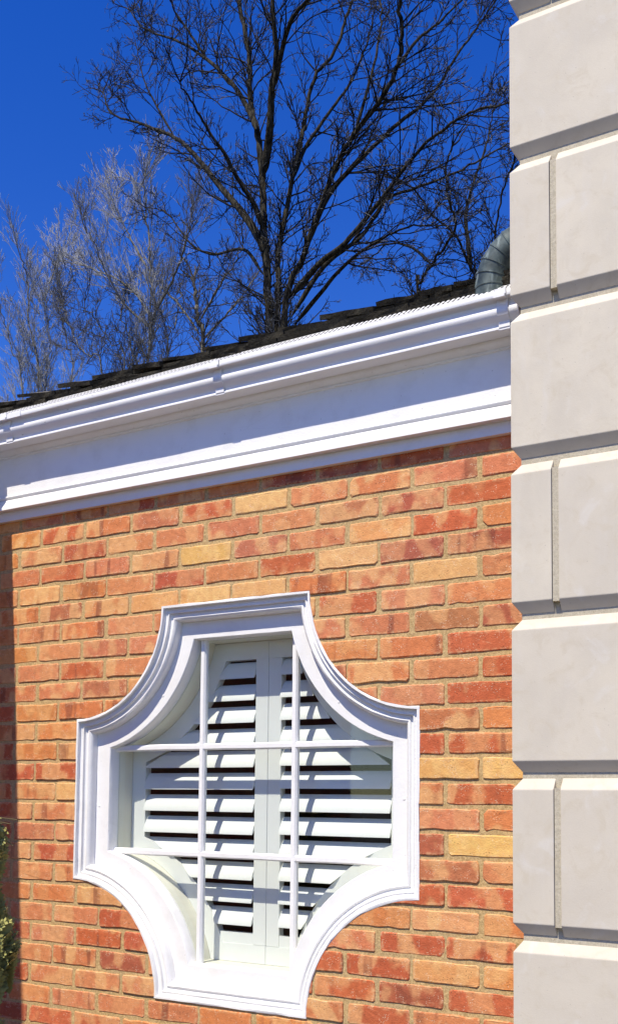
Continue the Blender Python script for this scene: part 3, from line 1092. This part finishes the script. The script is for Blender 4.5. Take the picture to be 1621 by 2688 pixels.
JX0, JX1 = 0.2475, 0.2645
for k in range(-3, 10):
    zt, zb = NZ0 - NP * k, NZ0 - NP * (k + 1)
    if zb + ZG < -0.05:
        continue
    if k % 2 == 0:
        block(QX, QX + 0.86, zb, zt, True, k)
        block(QX + 0.876, XR_, zb, zt, False, k + 50)
    else:
        block(QX, JX0, zb, zt, True, k)
        block(JX1, QX + 1.15, zb, zt, False, k + 50)
        block(QX + 1.166, XR_, zb, zt, False, k + 90)
        # flush pointing in the upright joint, cracked away from the left stone
        V, F = [], []
        box_geo(V, F, (JX0 + 0.0016, QY + 0.0022, zb + ZG + 0.030), (JX1 + 0.0005, QY + 0.02, zt + ZG - 0.030))
        o = put("pointing", mesh_of("pointing", V, F), MAT_JOINT, stone)
        o.location = SI

# ------------------------------------------------------------------ downspout elbow
EX, EY, EZ = 0.0575, -0.062, 0.452 + ZG
elbow = thing("downspout", "weathered grey metal downspout elbow bending from the stone corner into the gutter", "downspout", (EX, EY, EZ - 0.045))
def tube_ring(c, t, side, rad, n=28):
    u = Vector((0, 1, 0))
    v = t.cross(u).normalized()
    return [c + u * (rad * math.cos(2 * math.pi * i / n)) + v * (rad * math.sin(2 * math.pi * i / n)) for i in range(n)]
PR, BR_ = 0.046, 0.118
stations = [(Vector((EX, EY, EZ - 0.046)), Vector((0, 0, 1)))]
ng = 6
for i in range(ng + 1):
    a = (math.pi / 2) * i / ng
    c = Vector((EX + BR_ - BR_ * math.cos(a), EY, EZ + BR_ * math.sin(a)))
    stations.append((c, Vector((math.sin(a), 0, math.cos(a)))))
stations.append((Vector((QX + 0.09, EY, EZ + BR_)), Vector((1, 0, 0))))
for i in range(len(stations) - 1):
    (c0, t0), (c1, t1) = stations[i], stations[i + 1]
    rings = []
    for f, rr in ((0.0, PR), (0.80, PR * 0.985), (0.90, PR * 0.99), (0.93, PR * 1.035), (1.03, PR * 1.035), (1.04, PR * 0.98)):
        c = c0.lerp(c1, f)
        t = t0.lerp(t1, min(1, f)).normalized()
        rings.append(tube_ring(c, t, None, rr))
    V, F = [], []
    n = 28
    for ring in rings:
        V += [tuple(p - elbow.location) for p in ring]
    for a in range(len(rings) - 1):
        for q in range(n):
            q2 = (q + 1) % n
            F.append((a * n + q, a * n + q2, (a + 1) * n + q2, (a + 1) * n + q))
    bm = bmesh.new()
    t_ = mesh_of("elbow_segment", V, F)
    bm.from_mesh(t_)
    me = bm_mesh("elbow_segment", bm)
    me.polygons.foreach_set("use_smooth", [True] * len(me.polygons))
    me.set_sharp_from_angle(angle=math.radians(40))
    put("elbow_segment", me, MAT_ZINC, elbow)

# ------------------------------------------------------------------ bare trees
def catmull(P, per=5):
    P = np.array(P, float)
    Q = np.vstack([2 * P[0] - P[1], P, 2 * P[-1] - P[-2]])
    out = []
    for i in range(1, len(Q) - 2):
        for t in np.linspace(0, 1, per, endpoint=False):
            a, b_, c, d = Q[i - 1], Q[i], Q[i + 1], Q[i + 2]
            out.append(0.5 * ((2 * b_) + (-a + c) * t + (2 * a - 5 * b_ + 4 * c - d) * t * t + (-a + 3 * b_ - 3 * c + d) * t ** 3))
    out.append(Q[-2])
    return np.array(out)

class Tubes:
    def __init__(self):
        self.V, self.F, self.n, self.M = [], [], 0, []
    def add(self, P, R, k, mi=0):
        P = np.asarray(P)
        m = len(P)
        T = np.gradient(P, axis=0)
        T /= np.linalg.norm(T, axis=1)[:, None] + 1e-9
        ref = np.array([0.31, 0.87, 0.13]) if abs(T[0] @ np.array([0.31, 0.87, 0.13])) < 0.85 else np.array([1.0, 0, 0])
        A = np.cross(T, ref)
        A /= np.linalg.norm(A, axis=1)[:, None] + 1e-9
        Bv = np.cross(T, A)
        th = np.arange(k) * 2 * np.pi / k
        ring = A[:, None, :] * np.cos(th)[None, :, None] + Bv[:, None, :] * np.sin(th)[None, :, None]
        self.V.append((P[:, None, :] + ring * np.asarray(R)[:, None, None]).reshape(-1, 3))
        i = np.arange(m - 1)[:, None] * k
        j = np.arange(k)[None, :]
        j2 = (j + 1) % k
        q = np.stack([i + j, i + j2, i + k + j2, i + k + j], -1).reshape(-1, 4)
        self.F.append(q + self.n)
        self.M.append(np.full(len(q), mi, dtype=np.int32))
        self.n += m * k
    def mesh(self, name, origin):
        V = np.vstack(self.V) - np.array(origin)
        F = np.vstack(self.F)
        me = bpy.data.meshes.new(name)
        me.vertices.add(len(V))
        me.vertices.foreach_set("co", V.astype(np.float32).ravel())
        me.loops.add(F.size)
        me.loops.foreach_set("vertex_index", F.astype(np.int32).ravel())
        me.polygons.add(len(F))
        me.polygons.foreach_set("loop_start", np.arange(0, F.size, 4, dtype=np.int32))
        me.polygons.foreach_set("use_smooth", np.ones(len(F), dtype=bool))
        me.polygons.foreach_set("material_index", np.concatenate(self.M))
        me.update(calc_edges=True)
        me.validate()
        return me

def unit(v):
    return v / (np.linalg.norm(v) + 1e-9)

def twig(tb, p, d, length, r0, level, cfg, r):
    n = cfg['seg'][level]
    P = [p]
    step = length / n
    for i in range(n):
        d = unit(d + r.normal(0, cfg['kink'] * (1 + 0.35 * level), 3) + np.array([0, 0, cfg['up']]) * (0.5 if level < 2 else 1.0))
        P.append(P[-1] + d * step)
    P = np.array(P)
    R = np.linspace(r0, max(r0 * 0.35, cfg['rmin']), n + 1)
    tb.add(P, R, 4 if level == 0 else 3, 1 if level == len(cfg['seg']) - 1 and r.random() < 0.6 else 0)
    if level + 1 >= len(cfg['seg']):
        return
    kids = r.poisson(cfg['kids'][level]) + 1
    for _ in range(kids):
        f = r.uniform(0.15, 1.0)
        x = f * n
        i = min(int(x), n - 1)
        q = P[i] + (P[i + 1] - P[i]) * (x - i)
        pd = unit(P[i + 1] - P[i])
        side = unit(np.cross(pd, r.normal(0, 1, 3)))
        an = r.uniform(*cfg['angle'])
        nd = unit(pd * math.cos(an) + side * math.sin(an))
        twig(tb, q, nd, length * r.uniform(*cfg['shrink']) * (1.15 - 0.5 * f), max(cfg['rmin'], R[i] * 0.6), level + 1, cfg, r)

def px_limb(pts, Y0, Y1):
    n = len(pts) - 1
    out = []
    for i, (x, y) in enumerate(pts):
        p = at(x, y, Y0 + (Y1 - Y0) * (i / n) ** 1.3)
        out.append(p + np.array([0, 0, ZG]))
    return out

def make_tree(name, label, cat, limbs, cfg, mats, seed, group=None):
    """limbs: (pixel polyline, depth at start, depth at end, radius start, radius end, branches per metre, from trunk base?)"""
    r = np.random.default_rng(seed)
    wood, crown = Tubes(), Tubes()
    base = None
    for (pts, Y0, Y1, r0, r1, dens, root) in limbs:
        P = px_limb(pts, Y0, Y1)
        if root:
            b0 = P[0].copy()
            b0[2] = -0.05
            P = [b0, b0 * 0.5 + P[0] * 0.5] + P
            if base is None:
                base = b0.copy()
                base[2] = 0
        C = catmull(P, 6)
        L = np.r_[0, np.cumsum(np.linalg.norm(np.diff(C, axis=0), axis=1))]
        C = C + r.normal(0, 1, C.shape) * np.clip(L / L[-1], .1, 1)[:, None] * cfg['wander']
        f = L / L[-1]
        R = (r0 + (r1 - r0) * f ** 0.7) * (1.0 if root else 0.86)
        if not root:
            R[:3] *= np.array([0.25, 0.6, 0.88])
        wood.add(C, R, 9)
        nk = int(L[-1] * dens * cfg['dens'])
        start = 0.35 if root else 0.08
        for _ in range(nk):
            g_ = r.uniform(start, 1.0) ** 0.8
            i = min(int(np.searchsorted(f, g_)), len(C) - 1)
            i = max(i, 1)
            pd = unit(C[i] - C[i - 1])
            side = unit(np.cross(pd, r.normal(0, 1, 3)))
            an = r.uniform(*cfg['angle'])
            d = unit(pd * math.cos(an) + side * math.sin(an))
            ln = r.uniform(*cfg['len']) * (1.15 - 0.45 * g_)
            twig(crown, C[i], d, ln, max(min(R[i] * 0.5, cfg['r1']), cfg['rmin'] * 1.5), 0, cfg, r)
        # leader tips carry on as twigs
        for _ in range(3):
            d = unit(unit(C[-1] - C[-3]) + r.normal(0, .25, 3))
            twig(crown, C[-1], d, r.uniform(*cfg['len']) * 0.8, r1, 0, cfg, r)
    root_o = thing(name, label, cat, tuple(base), group)
    put("trunk", wood.mesh("trunk", base), mats[0], root_o)
    put("crown", crown.mesh("crown", base), mats[1], root_o)
    return root_o

BIG = dict(seg=(8, 5, 4), kids=(6.0, 3.4), kink=0.15, up=0.10, angle=(0.32, 0.85), shrink=(0.26, 0.46), len=(0.8, 2.0), r1=0.017, rmin=0.0046, wander=0.012, dens=0.95)
D = 13.0
big = [
    ([(708, 870), (703, 780), (700, 700), (692, 600), (690, 520), (686, 450), (676, 354), (657, 262), (651, 136), (627, 0), (612, -120)], D, D + .6, .17, .035, 3.4, True),
    ([(690, 463), (702, 390), (709, 327), (714, 229), (725, 142), (714, 0), (716, -130)], D, D - 1.2, .11, .03, 3.6, False),
    ([(716, 240), (735, 150), (763, 55), (807, 0), (850, -60)], D - .5, D - 1.6, .07, .025, 3.6, False),
    ([(690, 660), (684, 632), (638, 561), (578, 490), (507, 403), (458, 360), (376, 327), (294, 297), (270, 240)], D, D + 1.6, .10, .016, 4.0, False),
    ([(458, 360), (414, 283), (376, 202), (360, 131)], D + .9, D + 1.3, .035, .012, 4.2, False),
    ([(690, 600), (665, 534), (627, 474), (589, 403), (540, 330), (500, 262), (470, 215)], D, D - 1.8, .075, .014, 4.0, False),
    ([(672, 340), (660, 305), (616, 229), (545, 158), (469, 109), (381, 76), (343, 27)], D + .1, D + 1.6, .07, .014, 4.2, False),
    ([(545, 158), (500, 90), (460, 30), (430, -40)], D + .8, D + .2, .04, .014, 4.0, False),
    ([(690, 720), (640, 655), (560, 668), (500, 640), (440, 560), (400, 545)], D, D + 1.0, .045, .012, 3.2, False),
    ([(728, 860), (730, 740), (730, 654), (752, 545), (785, 381), (793, 347), (824, 204), (873, 143), (904, 62), (930, -30)], D + .1, D + 1.4, .13, .025, 3.6, True),
    ([(770, 470), (800, 390), (860, 300), (920, 215), (960, 120), (985, 20)], D + .5, D + 2.4, .05, .016, 4.0, False),
    ([(745, 850), (793, 682), (830, 576), (886, 428), (929, 353), (991, 273), (1041, 180), (1053, 93), (1047, 0), (1050, -80)], D - .2, D - 1.6, .13, .03, 4.0, True),
    ([(800, 660), (861, 514), (960, 403), (1047, 322), (1134, 248), (1196, 149), (1258, 62), (1300, 0)], D - .3, D + 1.4, .07, .016, 4.2, False),
    ([(760, 780), (840, 690), (905, 638), (997, 527), (1097, 397), (1171, 335), (1245, 291), (1332, 273)], D - .2, D - 1.8, .075, .014, 4.4, False),
    ([(765, 830), (849, 700), (948, 620), (1010, 527), (1084, 496), (1196, 452), (1289, 403), (1370, 360)], D + .1, D + 1.8, .065, .014, 4.4, False),
    ([(775, 850), (840, 770), (910, 690), (980, 640), (1060, 600), (1140, 590)], D + .2, D - .6, .06, .012, 3.8, False),
    ([(1041, 180), (1090, 110), (1150, 60), (1220, -10)], D - 1.0, D - .2, .04, .014, 4.4, False),
    ([(929, 353), (960, 250), (985, 150), (1000, 60), (990, -40)], D - .8, D + .4, .04, .014, 4.2, False),
]
make_tree("bare_tree", "tallest bare tree, dark spreading limbs above the roof behind the house", "tree", big, BIG, (MAT_BARK, [MAT_TWIG, MAT_TIP]), 3)

RT_ = dict(BIG, len=(.8, 1.7), kink=0.2)
D2 = 15.5
right_t = [
    ([(1095, 790), (1101, 744), (1131, 694), (1176, 633), (1196, 589), (1177, 527), (1170, 450), (1185, 380)], D2, D2 - .8, .10, .018, 4.2, True),
    ([(1250, 780), (1236, 710), (1215, 660), (1187, 610), (1130, 560), (1090, 500), (1040, 470)], D2 + .8, D2 - .6, .11, .014, 4.2, True),
    ([(1236, 710), (1228, 640), (1222, 560), (1245, 470), (1275, 380), (1290, 300)], D2 + .8, D2 + 1.6, .07, .014, 4.2, False),
    ([(1270, 790), (1290, 690), (1300, 600), (1320, 500), (1350, 420)], D2 + .4, D2 - .4, .08, .016, 4.0, True),
    ([(1131, 694), (1080, 650), (1020, 640), (960, 690)], D2, D2 + .8, .045, .012, 3.6, False),
]
make_tree("bare_tree", "shorter dark bare tree half hidden behind the downspout and stone corner", "tree", right_t, RT_, (MAT_BARK, [MAT_TWIG, MAT_TIP]), 8)

PALE = dict(seg=(6, 5, 4), kids=(5.0, 3.6), dens=1.25, kink=0.08, up=0.13, angle=(0.22, 0.65), shrink=(0.38, 0.62), len=(0.8, 1.9), r1=0.015, rmin=0.0044, wander=0.03)
D3 = 17.5
pale1 = [
    ([(388, 950), (403, 818), (395, 709), (390, 627), (382, 540), (374, 470)], D3, D3 - .5, .11, .018, 4.2, True),
    ([(400, 840), (360, 775), (305, 731), (207, 693), (160, 665)], D3, D3 + 1.2, .05, .012, 4.4, False),
    ([(402, 830), (452, 736), (475, 680), (496, 611), (508, 540)], D3, D3 - 1.2, .05, .012, 4.2, False),
    ([(396, 720), (350, 640), (318, 575), (292, 520)], D3, D3 + .5, .045, .012, 4.4, False),
    ([(403, 870), (330, 800), (280, 720), (255, 660), (235, 610)], D3, D3 - 1.4, .05, .012, 4.4, False),
]
make_tree("pale_tree", "slim pale barked bare tree with upswept sunlit twigs beyond the roof", "tree", pale1, PALE, (MAT_PALE, [MAT_PTWIG, MAT_PTWIG2]), 12)
D4 = 18.5
pale2 = [
    ([(100, 1020), (82, 872), (71, 736), (60, 680)], D4, D4 - .4, .09, .016, 3.6, True),
    ([(120, 1020), (130, 900), (120, 800), (140, 720), (175, 650)], D4 + .5, D4 + 1.2, .06, .012, 3.4, True),
    ([(60, 1030), (30, 920), (5, 820), (-30, 740)], D4 - .4, D4 - 1.2, .06, .012, 3.4, True),
    ([(190, 1000), (175, 900), (160, 820), (150, 760)], D4 + .3, D4 - .5, .05, .012, 3.0, True),
]
make_tree("pale_tree", "low clump of thin pale stems over the far end of the roof", "tree", pale2, PALE, (MAT_PALE, [MAT_PTWIG, MAT_PTWIG2]), 14)
D5 = 19.5
MID = dict(PALE, kink=0.24, len=(.8, 1.9), kids=(4, 2.2))
mid = [
    ([(532, 920), (522, 850), (515, 802), (512, 760)], D5, D5, .13, .05, 4.5, True),
    ([(525, 880), (470, 800), (430, 760), (400, 720)], D5, D5 + 1, .05, .012, 3.6, False),
    ([(520, 850), (570, 760), (610, 700), (640, 640)], D5, D5 - 1, .05, .012, 3.8, False),
    ([(525, 900), (590, 830), (640, 770), (690, 700)], D5, D5 + 1, .05, .012, 3.8, False),
]
make_tree("bare_tree", "lopped grey trunk with short twigs between the pale tree and the tallest tree", "tree", mid, MID, (MAT_PALE, [MAT_TWIG2, MAT_TIP]), 17)
shrubs = [
    ([(330, 980), (290, 900), (250, 840), (215, 790)], D3 - .5, D3 - 1.2, .06, .012, 3.6, True),
    ([(345, 975), (340, 900), (320, 830), (330, 770)], D3 - .3, D3 + .6, .06, .012, 3.6, True),
    ([(270, 990), (225, 930), (190, 870), (165, 800)], D3 - .6, D3 + .4, .05, .012, 3.6, True),
    ([(440, 930), (455, 860), (470, 800), (480, 730)], D3 - .2, D3 + .6, .05, .012, 3.4, True),
]
make_tree("bare_shrub", "thicket of grey brown upright branches at the foot of the pale tree", "shrub", shrubs, dict(MID, up=0.2), (MAT_PALE, [MAT_TWIG2, MAT_TIP]), 19)

# ------------------------------------------------------------------ evergreen shrub by the wall
def evergreen(base, height, radius, label, seed, nspray):
    r = np.random.default_rng(seed)
    root = thing("evergreen_shrub", label, "shrub", base)
    st = Tubes()
    st.add([(base[0], base[1], -0.02), (base[0] + .01, base[1], height * .5), (base[0], base[1] + .01, height * .95)], [.022, .015, .006], 7)
    V, F = [], []
    for _ in range(nspray):
        h = height * (1 - r.random() ** 1.3 * 0.97)
        R = radius * (1 - (h / height) ** 16.0) ** 0.5 * (0.84 + 0.2 * math.sin(h * 21 + 1.0))
        a = r.uniform(0, 2 * math.pi)
        rr = R * r.uniform(0.55, 1.0) ** 0.5
        tip = np.array([base[0] + rr * math.cos(a), base[1] + rr * math.sin(a), h])
        d = unit(np.array([math.cos(a), math.sin(a), r.uniform(0.3, 1.3)]) + r.normal(0, .3, 3))
        L = r.uniform(.045, .09)
        q = tip - d * L
        side = unit(np.cross(d, r.normal(0, 1, 3)))
        st.add([q - d * L * .5, q, tip], [.0013, .001, .0006], 3)
        # flat spray of scale leaves
        for s_ in np.linspace(0.0, 1.0, 8):
            for sg in (-1, 1):
                p0 = q + d * L * s_
                e = unit(d * 0.8 + side * sg)
                ln = L * 0.42 * (1.15 - 0.75 * s_)
                wv = unit(np.cross(e, np.cross(d, side))) * ln * 0.33
                k = len(V)
                V += [p0, p0 + e * ln * .5 + wv, p0 + e * ln, p0 + e * ln * .5 - wv]
                F.append((k, k + 1, k + 2, k + 3))
    b3 = np.array(base)
    put("stem", st.mesh("stem", base), MAT_STEM, root)
    put("foliage", mesh_of("foliage", np.array(V) - b3, F), MAT_LEAF, root)
pb = at(-72, 2300, -0.75)
evergreen((float(pb[0]), -0.75, 0.0), ZG - 0.94, 0.118, "small yellow green evergreen shrub beside the shaded end of the brick wall", 31, 3600)
